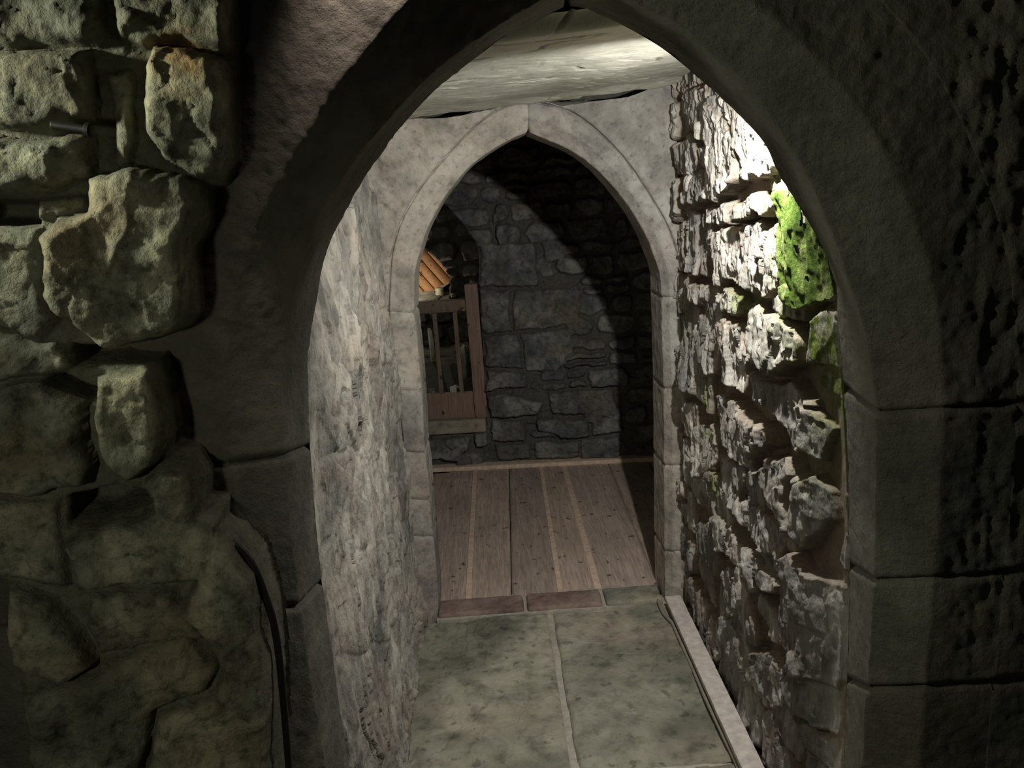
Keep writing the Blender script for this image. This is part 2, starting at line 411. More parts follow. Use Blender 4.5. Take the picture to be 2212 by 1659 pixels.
# ================================================================== PASSAGE: right wall  (plane x = .655, faces -x)
rnd = random.Random(3)
XR = .655
def c4(*pts): return [tuple(onx(1400+a/2.074, 100+b/2.074, XR-.02)[1:]) for a, b in pts]
def c5(*pts): return [tuple(onx(1400+a/1.931, 800+b/1.931, XR-.02)[1:]) for a, b in pts]
RS = [
 (c4((130,200),(250,180),(300,300),(400,450),(395,640),(300,690),(250,680),(240,560),(250,450),(140,300)), .03, .55),
 (c4((300,200),(420,300),(560,420),(600,560),(560,600),(440,620),(410,600),(400,480),(330,300)), .035, .6),
 (c4((150,560),(235,570),(245,690),(150,720)), .02, .4),
 (c4((250,715),(350,720),(345,815),(265,820)), .022, .3),
 (c4((140,740),(260,740),(270,900),(250,1040),(160,1030)), .012, .2),
 (c4((400,690),(590,660),(600,740),(440,770),(390,790)), .05, .7),
 (c4((280,840),(440,790),(440,1000),(400,1070),(300,1060)), .028, .95),
 (c4((440,800),(590,785),(600,1000),(580,1100),(480,1130),(440,1060)), .045, .7),
 (c4((600,620),(680,620),(790,880),(860,1020),(840,1120),(740,1170),(640,1180),(590,1060),(605,800)), .05, .5),
 (c4((160,1040),(280,1100),(290,1150),(210,1160),(165,1120)), .03, .6),
 (c4((145,1140),(210,1160),(215,1400),(210,1560),(155,1520),(150,1300)), .03, .05),
 (c4((300,1080),(400,1120),(420,1200),(330,1210)), .035, .55),
 (c4((450,1170),(580,1190),(680,1290),(690,1400),(600,1460),(520,1440),(460,1300)), .055, .6),
 (c4((220,1200),(300,1240),(310,1400),(300,1500),(230,1480)), .028, .6),
 (c4((320,1230),(400,1240),(440,1400),(430,1560),(350,1500)), .04, .7),
 (c4((700,1230),(830,1160),(900,1250),(800,1450),(690,1420)), .03, .4),
 (c4((440,1470),(520,1480),(640,1500),(700,1640),(560,1659),(450,1560)), .02, .35),
 (c5((285,100),(330,90),(420,200),(500,230),(520,300),(460,330),(400,420),(330,330),(290,240)), .045, .6),
 (c5((190,250),(260,220),(280,300),(270,430),(200,450)), .035, .7),
 (c5((290,330),(380,400),(430,450),(380,520),(400,620),(320,560),(290,480)), .035, .5),
 (c5((470,430),(510,340),(580,370),(600,450),(580,500),(590,680),(520,560)), .045, .5),
 (c5((400,520),(460,560),(580,700),(560,800),(430,700),(395,600)), .04, .4),
 (c5((600,440),(660,440),(700,520),(700,640),(640,740),(600,680)), .035, .2),
 (c5((200,640),(240,630),(300,800),(290,860),(210,790)), .03, .6),
 (c5((260,620),(360,640),(400,730),(520,860),(560,880),(540,950),(460,940),(380,820),(280,740)), .05, .45),
 (c5((570,800),(600,760),(640,830),(740,920),(800,1000),(790,1150),(740,1250),(700,1330),(600,1250),(560,1100)), .05, .3),
 (c5((320,830),(400,820),(450,1100),(440,1160),(380,1100),(330,960)), .04, .5),
 (c5((710,680),(780,760),(800,960),(740,900),(700,800)), .03, .2),
 (c5((430,1180),(470,1160),(600,1300),(560,1400),(500,1390),(440,1280)), .035, .4),
 (c5((530,120),(600,130),(690,250),(680,380),(600,350),(560,220)), .04, .3),
 (c5((300,1020),(380,1060),(420,1200),(400,1260),(320,1160)), .035, .35),
]
stR = [dict(poly=p, h=h*.62, edge=.007, tint=t, tilt=(rnd.uniform(-.05, .05), rnd.uniform(-.10, .03)), rough=.012, rf=13) for p, h, t in RS]
stR += courses(1.6, 3.1, 0., 2.0, (.10, .2), (.09, .26), rnd, gap=.002, hh=(-.006, .016), edge=(.005, .010), skip=[p for p, _, _ in RS])
ys = np.arange(1.674, 3.075, .0028); zs = np.arange(-.02, 2.02, .0032)
Y, Z = np.meshgrid(ys, zs, indexing='ij')
Hh, tint, mort = stones_hf(Y, Z, stR, -.024, warp=.026, wf=14, seed=5)
wy = Y+.012*fbm(Y, Z, 0, 8, 3, 91); stri = ridge(wy, Z*.13, 0, 34, 4, 9); stri2 = ridge(wy, Z*.16, 0, 95, 3, 19)
fis = sst(.45, .9, ridge(wy, Z*.22, 0, 13, 3, 93))*sst(-.1, .35, fbm(Y, Z, 0, 5, 3, 94))
pits = sst(.25, .6, fbm(Y, Z*.5, 0, 30, 3, 77))
on = 1-mort
cm = onx(1735, 560, XR-.02)[1:]; sm = 1-.85*np.clip(1.6*blob(Y, Z, cm, (.07, .13)), 0, 1)
fy = wy+.010*fbm(Y, Z, 0, 22, 3, 73); fz = Z+.03*fbm(Y, Z, 0, 9, 3, 74)
Hh = Hh + on*sm*(.0045*stri + .0028*stri2 - .009*pits - .016*fis + .012*facets(fy, fz, 17, 31, ay=.35) + .007*facets(fy, fz, 44, 37, ay=.25)) + .003*fbm(Y, Z, 0, 40, 4, 7)
w = sst(1.80, 1.68, Y)*sst(1.55, 1.35, Z); xb = jamb_x(BCR, Z); Hh = Hh*(1-w) + w*(XR-(xb-.003)+.35*np.maximum(Hh, -.004)); lowz = Z[0] < 1.45; Hh[0, lowz] = (XR-(xb+.02))[0, lowz]; Y[0] = 1.669
# smooth slab beside the jamb
mossR = np.zeros_like(Y)
for u, v, ru, rv, a in ((1700, 620, .12, .16, .6), (1595, 655, .12, .05, .9), (1520, 880, .05, .09, 1.2), (1545, 1050, .05, .05, 1.), (1755, 740, .07, .12, 1.1), (1770, 900, .07, .1, .7), (1665, 420, .05, .08, .8), (1480, 680, .03, .1, .6), (1730, 1010, .06, .08, .5)):
    c = onx(u, v, XR-.02)[1:]; mossR += a*blob(Y, Z, c, (ru, rv))
mossR = np.clip(mossR, 0, 1.)
P = np.stack([XR-Hh, Y, Z], -1)
wr = grid_obj('wall_right', P, M_right, attrs={'tint': tint, 'mort': mort*.8, 'moss': mossR}, flip=False)
tag(wr, kind='structure')
# bright moss sheet clinging to one proud stone
MP = c4((600,600),(660,600),(770,860),(850,1010),(860,1130),(800,1150),(700,1180),(640,1185),(610,1060),(600,800))
mk = sdf_poly(Y + .012*fbm(Y, Z, 0, 25, 3, 4), Z + .012*fbm(Y, Z, 0, 25, 3, 8), MP) > 0
hole = fbm(Y, Z*.5, 3., 70, 3, 31) < .52
mq = (mk & hole & (mort < .5)); mqf = mq[:-1, :-1] & mq[1:, 1:] & mq[1:, :-1] & mq[:-1, 1:]
Pm = P.copy(); Pm[..., 0] -= .003 + .0012*fbm(Y, Z*.3, 0, 90, 3, 3) + .003*fbm(Y, Z*.35, 0, 14, 3, 5)
mo = grid_obj('moss', Pm, M_moss, mask=mqf)
tag(mo, 'bright green moss sheet on the proud stone below the lamp in the right wall', 'moss', kind='stuff')

# ================================================================== PASSAGE: left wall (faces +x), large water-worn stones
XL = -.385
def lp(*pts): return [tuple(onx(a, b, XL+.02)[1:]) for a, b in pts]
LS = [
 (lp((700,560),(760,400),(850,330),(850,560),(840,650),(760,660),(690,650)), .018, .6),
 (lp((640,640),(760,665),(845,665),(850,790),(760,800),(640,790)), .022, .5),
 (lp((640,800),(760,805),(850,800),(862,960),(800,1000),(640,980)), .03, .65),
 (lp((640,990),(770,1000),(865,970),(885,1120),(800,1180),(640,1190)), .02, .55),
 (lp((640,1200),(780,1190),(885,1130),(900,1300),(800,1400),(640,1400)), .032, .6),
 (lp((640,1410),(800,1410),(900,1310),(905,1360),(870,1640),(840,1720),(640,1720)), .022, .35),
]
stL = [dict(poly=p, h=.012+h*.15, edge=.03, tint=t, rough=.010, rf=6) for p, h, t in LS]
rnd = random.Random(8)
stL += courses(1.5, 3.1, 0., 2.0, (.2, .3), (.3, .5), rnd, hh=(.011, .016), edge=(.02, .03), skip=[p for p, _, _ in LS])
ys = np.arange(1.674, 3.075, .0032); zs = np.arange(-.02, 2.02, .004)
Y, Z = np.meshgrid(ys, zs, indexing='ij')
Hh, tint, mort = stones_hf(Y, Z, stL, .012, warp=.05, wf=5, seed=15)
cr = ridge(Y+.04*fbm(Y, Z, 0, 4, 3, 2), Z*.45, 0, 6, 3, 6)
t_ = (Y*1.6 + Z*.5 + .55*fbm(Y, Z*.6, 0, 2.6, 4, 41))*5.; fr = t_-np.floor(t_)
led = (sst(0, .82, fr)-sst(.86, 1., fr))*sst(-.25, .25, fbm(Y, Z*.5, 0, 3.2, 2, 42))
t2 = (Y*1.1 - Z*.9 + .4*fbm(Y, Z, 0, 4, 3, 43))*9.; fr2 = t2-np.floor(t2)
led2 = (sst(0, .8, fr2)-sst(.86, 1., fr2))*sst(0, .4, fbm(Y, Z*.5, 0, 4.2, 2, 44))
lf = Y+.03*fbm(Y, Z, 0, 7, 3, 75); lz = Z+.06*fbm(Y, Z, 0, 5, 3, 76)
Hh += .014*facets(lf, lz, 6.5, 41, ay=.4) + .008*facets(lf, lz, 17, 47, ay=.35) + .003*facets(lf, lz, 48, 48, ay=.4) + .020*fbm(Y, Z*.55, 0, 3.6, 5, 40) + .014*led + .007*led2 + .0035*ridge(Y, Z*.35, 0, 26, 3, 13) + .0022*fbm(Y, Z*.5, 0, 70, 3, 14)
Hh += .02*sst(.2, .0, Z); Hh -= .02*sst(1.35, 1.9, Z)
w = sst(1.86, 1.69, Y)*sst(1.60, 1.35, Z); xb = jamb_x(BCL, Z); Hh = Hh*(1-w) + w*((xb+.004*fbm(Z, Z*0, 0, 9, 3, 6))-XL + .5*(Hh-.02)); lowz = Z[0] < 1.45; Hh[0, lowz] = ((xb-.02)-XL)[0, lowz]; Y[0] = 1.669
P = np.stack([XL+Hh, Y, Z], -1)
wl = grid_obj('wall_left', P, M_left, attrs={'tint': .35+.4*tint, 'mort': mort*.12, 'moss': 0*Y}, flip=True)
tag(wl, kind='structure')

# ================================================================== PASSAGE: ceiling slab
xs = np.arange(-.62, .84, .0045); ys = np.arange(1.676, 3.03, .0045)
X, Y = np.meshgrid(xs, ys, indexing='ij')
Zc = 1.835 + (X+.244)*.060 + .006*fbm(X, Y*.7, 0, 3, 4, 60)*sst(2.0, 2.4, Y)
wv = X*1.1+Y*.9+.12*fbm(X, Y, 0, 3, 4, 65)
ter = wv*6.5; ter = (ter-np.floor(ter)); am = sst(.25, .5, np.hypot(X-.53, Y-1.8))*sst(.0, .3, fbm(X, Y, 0, 2.5, 2, 66)); Zc += am*(.007*sst(.86, 1., ter) - .007*ter)
Zc += .0012*ridge(X*.5+Y*.8, Y*1.5-X, 0, 12, 3, 67) + .03*sst(1.72, 1.676, Y)
crk = np.zeros_like(X)
for i, (f_, th_, ms) in enumerate(((1.6, .020, -.05), (3.4, .022, .12), (7., .03, .22))):
    c_ = np.abs(fbm(X*.75+Y*.5, Y*1.25-X*.5, 0, f_, 4, 300+i*9)); crk = np.maximum(crk, sst(th_, th_*.25, c_)*sst(ms, ms+.2, fbm(X, Y, 0, 2.2, 3, 340+i)))
Zc += .004*crk + .0012*facets(X*.7+Y*.7, Y*1.3-X*.7, 7, 351) + .0012*fbm(X, Y, 0, 22, 4, 352)
edge_y = 3.02 + .018*fbm(X, 0*X, 0, 7, 4, 68) - .03*sst(.15, .7, X)
lip = sst(0, .1, edge_y-Y); Zc -= .014*(1-lip)*sst(2.6, 3., Y)*sst(-.3, .4, X)
ok = Y < edge_y
Pc = np.stack([X, np.minimum(Y, edge_y), np.where(ok, Zc, Zc+.10)], -1)
ce = grid_obj('ceiling', Pc, M_ceil, attrs={'tint': .5+0*X, 'mort': .75*crk, 'moss': 0*X}, flip=True)
tag(ce, kind='structure')
# packing above the slab so the passage is closed
v, f = box_vf((.1, 2.36, 2.08), (1.3, 1.36, .12)); pk = mesh_obj('ceiling', v, f, M_dmort_shade, smooth=False); tag(pk, kind='structure')
# solid cores behind both passage walls
for xx in (-.53, .83):
    v, f = box_vf((xx, 2.38, 1.0), (.2, 1.36, 2.1)); w = mesh_obj('wall_core', v, f, M_dmort_shade, wl if xx < 0 else wr, smooth=False)

def near_disp(side):
    def f(G, N):
        x, y, z = G[..., 0], G[..., 1], G[..., 2]
        w = np.clip((1.40-y)/.02, 0, 1)                                   # 1 on the front face
        face = sst(.02, .08, np.abs(x-.16)-.52)*w if side > 0 else w
        d = .0016*fbm(x, y, z, 60, 3, 3)+.003*fbm(x, y, z, 12, 3, 5)+.0013*ridge(x, y, z, 55, 2, 6)
        rg = face*sst(.55, .95, z)*(1 if side > 0 else .15)
        d = d + rg*(.007*fbm(x, y, z*.8, 22, 5, 8)+.004*ridge(x, y, z*.5, 45, 2, 81)) + face*.004*fbm(x, y, z, 9, 3, 2)
        return G + N*d[..., None]
    return f
for side, (bj, ba, fj, fa, cj, ca) in ((-1, (Lb_j, Lb_a, Lf_j, Lf_a, Lc_j, Lc_a)), (1, (Rb_j, Rb_a, Rf_j, Rf_a, Rc_j, Rc_a))):
    B = join(bj, ba, n1, n2, YB); Fc = join(fj, fa, n1, n2, YF_); C = join(cj, ca, n1, n2, YC)
    O = outward(C, side, n1, .12, YC-.004); O2 = outward(C, side, n1, .62, YC-.004)
    G = loft_sections([B, Fc, C, O], .0055); G5 = loft_sections([C, O, O2], .0055)
    if side < 0: js = [ony(614, 985, YF_)[2], ony(648, 1312, YF_)[2]]
    else: js = [ony(1893, 893, YF_)[2], ony(1888, 1252, YF_)[2], ony(1873, 1488, YF_)[2]]
    rows = [n1+n2-1]+[row_at(Fc, z, n1) for z in js]+[0]
    rng = [(rows[i+1], rows[i]) for i in range(len(rows)-1)]
    nm = ['arch_stone']+['jamb_stone']*(len(rng)-1)
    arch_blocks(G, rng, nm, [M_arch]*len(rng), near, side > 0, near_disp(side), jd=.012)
    kO = int(round(.12/.0055)); N5 = normals(G5)*(-1 if side > 0 else 1); G6 = near_disp(side)(G5, N5)
    for rr in rows[1:-1]:
        for dr, dp in ((-2, .3), (-1, .8), (0, 1.), (1, .8), (2, .3)): G6[rr+dr] -= N5[rr+dr]*.010*dp
    G6 = G6[:, kO-1:]; G6[:, 0] += np.array([0, .006, 0])
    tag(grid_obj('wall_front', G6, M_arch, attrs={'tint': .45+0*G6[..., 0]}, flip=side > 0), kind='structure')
    Bo = outward(B, side, n1, .6, YB)
    tag(grid_obj('wall_front', loft_sections([B, Bo], .03), M_dmort_shade, flip=side < 0), kind='structure')

# ---- far archway (pale, dressed, lit)
YA, YI, YK = 3.05, 3.095, 3.27
m1, m2 = 180, 170
door = empty('stone_archway', (.14, 3.15, 0))
tag(door, 'pale dressed sandstone pointed doorway at the lit end of the passage', 'archway')
lo_j = [(907,1400),(903,1345),(892,1240),(887,1160),(881,1078),(874,975),(866,900),(857,843),(850,740),(841,673)]
lo_a = [(841,673),(846,591),(852,536),(873,472),(907,413),(957,350),(1025,278),(1084,236),(1140,222)]
li_j = [(950,1400),(946,1343),(946,1290),(937,1165),(931,1110),(925,1030),(917,950),(912,850),(904,760),(894,675)]
li_a = [(894,675),(896,591),(907,544),(924,494),(953,439),(983,397),(1021,354),(1097,304),(1141,286)]
ro_j = [(1477,1350),(1476,1290),(1476,1190),(1476,1000),(1474,830),(1469,641)]
ro_a = [(1469,641),(1468,607),(1460,548),(1434,481),(1392,409),(1329,325),(1253,257),(1190,231),(1140,222)]
ri_j = [(1438,1350),(1437,1290),(1435,1190),(1434,1000),(1433,845),(1428,641)]
ri_a = [(1428,641),(1426,599),(1413,553),(1392,502),(1350,435),(1299,375),(1240,329),(1181,302),(1141,286)]
def door_disp(G, N):
    x, y, z = G[..., 0], G[..., 1], G[..., 2]
    d = .0016*fbm(x, y, z, 50, 3, 3)+.003*fbm(x, y, z, 9, 3, 5)
    sp = sst(YA-.006, YA-.012, y)*sst(1.0, 1.2, z); d = d+sp*(.005*facets(x+.02*fbm(x, z, 0, 8, 3, 4), z, 9, 91)+.003*facets(x, z+.02*fbm(x, z, 0, 8, 3, 9), 24, 95))
    return G + N*d[..., None]
for side, (oj, oa, ij, ia) in ((-1, (lo_j, lo_a, li_j, li_a)), (1, (ro_j, ro_a, ri_j, ri_a))):
    A = join(oj, oa, m1, m2, YA); I = join(ij, ia, m1, m2, YI)
    K = I.copy(); K[:, 1] = YK; K[:, 0] -= side*.004
    I2 = I.copy(); I2[:, 1] = YI+.004
    g1 = outward(A, side, m1, .004, YA+.008); g2 = outward(A, side, m1, .010, YA-.012); O = outward(A, side, m1, .34, YA-.014); O[:, 0] = np.clip(O[:, 0], -.385, .665); gx = O[:, 0]; O[:, 2] = np.minimum(O[:, 2], 1.832+(gx+.244)*.075-.004-.013*sst(-.24, -.1, gx)*sst(.12, .05, gx)-.034*sst(.18, .30, gx)*sst(.68, .5, gx)+.004*fbm(gx, gx*0, 0, 14, 3, 5))
    # chamfer is slightly convex
    Mi = (A+I)/2 + np.array([side*(-.006), -.010, 0])
    G = loft_sections([K, I2, I, Mi, A, g1, g2, O], .005)
    if side < 0: js = [ony(841, 673, YA)[2], ony(857, 843, YA)[2], ony(874, 975, YA)[2], ony(881, 1078, YA)[2], ony(888, 1157, YA)[2]]
    else: js = [ony(1469, 641, YA)[2], ony(1474, 840, YA)[2], ony(1476, 1003, YA)[2], ony(1476, 1190, YA)[2]]
    rows = [m1+m2-1]+[row_at(A, z, m1) for z in js]+[0]
    rng = [(rows[i+1], rows[i]) for i in range(len(rows)-1)]
    arch_blocks(G, rng, ['arch_stone']+['jamb_stone']*(len(rng)-1), [M_door]*len(rng), door, side > 0, door_disp, jd=.007, mortar=M_dmort_shade)
    Ko = outward(K, side, m1, .95, YK); Ko2 = outward(K, side, m1, 1.9, YK)
    tag(grid_obj('wall_front', loft_sections([K, Ko, Ko2], .04), M_dmort_shade, flip=side < 0), kind='structure')  # dark colour stands in for shade seen through the gap under the slab

# ================================================================== floors
fl = rounded_slab('floor', -.75, .95, -.3, 3.16, -.08, -.012, M_mort, r=.002, res=.05, amp=.001)
tag(fl, kind='structure')
def flagstone(x0, x1, y0, y1, seed, joint_r=0., joint_l=0.):
    xs = np.arange(x0, x1+1e-6, .004); ys = np.arange(y0, y1+1e-6, .004)
    X, Y = np.meshgrid(xs, ys, indexing='ij')
    e = np.minimum(np.minimum(X-x0, x1-X), np.minimum(Y-y0, y1-Y)) + .008*fbm(X, Y, 0, 12, 4, seed+3)
    h = -.014 + .014*np.sqrt(1-(1-np.clip(e/.018, 0, 1))**2)
    t = fbm(X, Y, 0, 3., 4, seed)*4.5; fr = t-np.floor(t)
    h += .0075*(np.floor(t)-1+sst(.0, .05, fr))*.5*sst(-.1, .3, fbm(X, Y, 0, 2.4, 2, seed+70)) + .0012*facets(X+.02*fbm(X, Y, 0, 9, 2, 5), Y, 8, seed+60) + .003*fbm(X, Y, 0, 6, 4, seed+9) + .0006*fbm(X, Y, 0, 60, 3, seed+8)
    P = np.stack([X, Y, h], -1)
    o = grid_obj('flagstone', P, M_flag, fl, attrs={'tint': np.full(X.shape, (.35, .62, .5, .4, .25, .6)[seed % 6])})
    return o
xj = onz(1192, 1350)[0]
flagstone(-.40, xj-.008, 2.13, 3.062, 1); flagstone(xj+.010, .60, 2.13, 3.070, 2)
flagstone(-.40, xj+.05, 1.30, 2.115, 3); flagstone(xj+.07, .66, 1.30, 2.115, 4)
flagstone(-.72, .2, .4, 1.285, 5); flagstone(.215, .95, .4, 1.285, 6)
# threshold
th = empty('stone_threshold', (.13, 3.15, -.01)); tag(th, 'row of reddish brown threshold stones across the foot of the pale doorway', 'threshold')
def ang(V):  # threshold runs very slightly askew
    V = V.copy(); V[:, 1] += -(V[:, 0]-.13)*.02; return V
xa, xb, xc, xd = -.298, onz(1136, 1320)[0], onz(1305, 1310)[0], .565
for i, (a, b) in enumerate(((xa, xb-.006), (xb+.008, xc-.005), (xc+.008, xd))):
    rounded_slab('threshold_stone', a, b, 3.078, 3.205, -.03, .018, M_thr if i < 2 else M_flag, th, r=.012, res=.006, amp=.004, seed=30+i, skew=ang)
rounded_slab('mortar_bed', -.30, .56, 3.07, 3.235, -.03, .004, M_mort, th, r=.003, res=.01, amp=.003, seed=40)
# wooden floor of the far room
wf = rounded_slab('floor', -1.0, 1.7, 3.22, 5.0, -.08, -.018, M_dmort_shade, r=.002, res=.1, amp=0)
tag(wf, kind='structure')
def jx(t, b): return [onz(*t)[:2], onz(*b)[:2]]
J = [((1026,1018), (1011,1300)), ((1100,1018), (1105,1300)), ((1172,1030), (1212,1290)), ((1226,1035), (1297,1290))]
lines = []
for t, b in J:
    p, q = onz(*t), onz(*b); k = (p[0]-q[0])/(p[1]-q[1]); lines.append((q[0]+k*(3.22-q[1]), q[0]+k*(4.86-q[1])))
lines = [(-.86, -.92), (-.66, -.70), (-.46, -.49), (-.24, -.26)][:3]+lines+[(.575, .60), (.80, .83), (1.05, 1.08), (1.3, 1.33), (1.6, 1.63)]
def plank(l0, l1, z, g, seed, mat, tv, nm='floor_plank', zt=.012):
    n = 60; m = 16; u = np.concatenate([[0], np.linspace(.002, .998, m-1), [1]]); y = np.linspace(3.215, 4.84, n+1)
    U, Yp = np.meshgrid(u, y, indexing='ij'); k = (Yp-3.22)/1.64
    a = l0[0]+(l0[1]-l0[0])*k+g; b = l1[0]+(l1[1]-l1[0])*k-g
    X = a+(b-a)*U; Zp = z + .0012*fbm(X*6, Yp, 0, 3, 3, seed) - .003*(np.abs(U-.5) > .49)
    Zp[0] -= zt; Zp[-1] -= zt
    return grid_obj(nm, np.stack([X, Yp, Zp], -1), mat, wf, attrs={'tint': np.full(X.shape, tv)})
tv = [.3, .5, .4, .62, .25, .75, .5, .45, .35, .5, .4]
for i in range(len(lines)-1): plank(lines[i], lines[i+1], .004, .0015, i, M_plank, tv[i % 11])
for i, w in ((3, .024), (5, .022), (6, .030)):
    a, b = lines[i]; plank((a-w/2, b-w/2), (a+w/2, b+w/2), .0065, 0, 50+i, M_fillet, .5, 'joint_fillet')

# board and cables along the right wall foot
bo = empty('edging_board', (.61, 2.5, 0)); tag(bo, 'long pale scuffed timber board lying along the foot of the right wall', 'board')
def bx(u, v, z=.045): return onz(u, v, z)
p0, p1 = bx(1440, 1298), bx(1602, 1659); q0, q1 = bx(1476, 1291), bx(1648, 1656)
def brd(V):
    V = V.copy(); k = (V[:, 1]-p1[1])/(p0[1]-p1[1]); xi = p1[0]+(p0[0]-p1[0])*k
    V[:, 0] = xi+V[:, 0]*1.; return V
wB = ((q0[0]-p0[0])+(q1[0]-p1[0]))/2
rounded_slab('board_top', 0, wB, 1.7, 3.035, .026, .045, M_board, bo, r=.004, res=.012, amp=.0012, seed=3, skew=brd)
rounded_slab('board_side', .004, wB-.004, 1.7, 3.03, .0, .027, M_bside, bo, r=.002, res=.02, amp=.001, seed=4, skew=brd)
for k, (off, r, lab) in enumerate(((0., .0062, 'grey brown floor cable nearest the flagstones, curling round the jamb foot'), (.014, .0055, 'grey brown floor cable pressed against the timber board'))):
    pts = []
    if k == 0: pts = [(1416, 1262), (1420, 1290), (1428, 1315), (1440, 1333), (1453, 1347)]
    else: pts = [(1443, 1318), (1453, 1335)]
    pts += [(1466, 1376), (1495, 1440), (1526, 1512), (1560, 1584), (1588, 1642), (1618, 1712), (1680, 1850)]
    W = [onz(u, v, r+.004)+np.array([off, 0, 0]) for u, v in pts]
    o = tube('floor_cable', W, r, M_cable2, loc=(W[0][0], W[0][1], 0)); tag(o, lab, 'cable')

# ================================================================== FAR ROOM
FP = np.array([.1, 4.87, 0.]); FN = np.array([.11, 1., 0.]); FN /= np.linalg.norm(FN)   # far wall plane (skewed)
FU = np.array([FN[1], -FN[0], 0.])
def fw(u, v):
    p = onpl(u, v, FP, FN)-FP; return (float(p @ FU), float(p[2]))
FS = [
 ([(1035,525),(1155,523),(1162,560),(1160,615),(1038,620)], .02, .6), ([(1050,800),(1135,805),(1140,838),(1050,842)], .02, .45),
 ([(1052,850),(1120,852),(1170,868),(1168,895),(1055,900)], .03, .5), ([(1058,905),(1132,905),(1140,950),(1062,955)], .02, .3),
 ([(1160,903),(1270,903),(1274,940),(1230,946),(1160,925)], .035, .4), ([(1277,907),(1345,907),(1345,935),(1277,939)], .02, .6),
 ([(1180,845),(1330,838),(1332,890),(1190,897)], .022, .95), ([(918,945),(1020,938),(1015,972),(990,992),(930,997)], .03, .9),
 ([(1022,935),(1052,933),(1056,962),(1030,964)], .02, .9), ([(1070,960),(1150,955),(1150,992),(1075,994)], .012, .2),
 ([(1155,955),(1250,950),(1250,990),(1160,992)], .015, .4), ([(1255,945),(1340,942),(1340,988),(1256,990)], .02, .5),
 ([(1037,625),(1100,625),(1105,720),(1045,720)], .012, .5), ([(1108,625),(1250,622),(1255,700),(1110,715)], .008, .7),
 ([(1045,725),(1120,722),(1130,795),(1050,795)], .015, .3), ([(1125,720),(1230,712),(1240,770),(1200,800),(1135,800)], .01, .5),
 ([(1165,520),(1220,520),(1225,560),(1180,575)], .01, .4),
]
rnd = random.Random(12)
polys = [[fw(u, v) for u, v in p] for p, _, _ in FS]
stF = [dict(poly=q, h=h, edge=.014, tint=t, rough=.008, rf=18) for q, (_, h, t) in zip(polys, FS)]
opening = [fw(u, v) for u, v in ((1050,934),(1050,880),(1040,740),(1034,640),(1033,593),(1031,523),(1013,503),(984,466),(955,437),(915,412),(870,408),(820,420),(780,455),(750,505),(738,560),(735,640),(745,950))]
stF += courses(-1.4, 1.7, 0., 2.6, (.07, .13), (.1, .26), rnd, hh=(.0, .028), edge=(.008, .018), skip=polys+[opening])
us = np.arange(-1.25, 1.6, .0055); zs = np.arange(-.02, 2.5, .0055)
U, Z = np.meshgrid(us, zs, indexing='ij')
Hh, tint, mort = stones_hf(U, Z, stF, -.016, warp=.020, wf=13, seed=25)
Hh += .003*fbm(U, Z, 0, 45, 4, 7) + (.010*facets(U+.01*fbm(U, Z, 0, 20, 2, 3), Z, 15, 51) + .004*facets(U, Z, 42, 52))
do = sdf_poly(U+.006*fbm(U, Z, 0, 14, 3, 4), Z+.006*fbm(U, Z, 0, 14, 3, 6), opening)
Hh = np.where(do > 0, Hh+(-.30-Hh)*np.clip(do/.016, 0, 1), Hh)
mask = ~((do[:-1, :-1] > .024) & (do[1:, 1:] > .024))
P = FP + U[..., None]*FU + Z[..., None]*np.array([0, 0, 1.]) - Hh[..., None]*FN
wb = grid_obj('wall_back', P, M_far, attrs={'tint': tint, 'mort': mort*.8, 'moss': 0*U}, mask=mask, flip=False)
tag(wb, kind='structure')
# side walls and ceiling of the far room
def rough_wall(name, o, a, b, la, lb, nrm, mat, seed, res=.02, amp=.02, flip=False):
    s = np.arange(0, la+res, res); t = np.arange(0, lb+res, res); S, T = np.meshgrid(s, t, indexing='ij')
    st = courses(0, la, 0, lb, (.1, .18), (.15, .35), random.Random(seed), hh=(0, .03))
    H, ti, mo_ = stones_hf(S, T, st, -.01, seed=seed)
    P = np.array(o, float)+S[..., None]*np.array(a, float)+T[..., None]*np.array(b, float)+(H+amp*fbm(S, T, 0, 5, 4, seed))[..., None]*np.array(nrm, float)
    ob = grid_obj(name, P, mat, attrs={'tint': ti, 'mort': mo_*.7, 'moss': 0*S}, flip=flip); tag(ob, kind='structure'); return ob
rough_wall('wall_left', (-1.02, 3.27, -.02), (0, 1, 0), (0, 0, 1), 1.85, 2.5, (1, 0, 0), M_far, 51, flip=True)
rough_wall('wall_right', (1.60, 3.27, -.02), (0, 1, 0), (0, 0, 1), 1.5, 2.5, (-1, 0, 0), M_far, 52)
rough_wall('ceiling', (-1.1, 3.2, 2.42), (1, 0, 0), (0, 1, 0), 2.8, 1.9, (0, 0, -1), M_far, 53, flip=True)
# pale fillet at the foot of the far wall
b0, b1 = onz(900, 1013, .02), onz(1400, 988, .02)
L = float(np.linalg.norm((b1-b0)[:2])); an = math.atan2(b1[1]-b0[1], b1[0]-b0[0])
def rot_b(V):
    V = V.copy(); c, s = math.cos(an), math.sin(an); x, y = V[:, 0].copy(), V[:, 1].copy()
    V[:, 0] = b0[0]+x*c-y*s; V[:, 1] = b0[1]+x*s+y*c; return V
bb = rounded_slab('baseboard_back', -.5, L+.6, -.03, .05, .0, .028, M_fillet, r=.008, res=.012, amp=.0015, seed=9, skew=rot_b)
tag(bb, kind='structure')

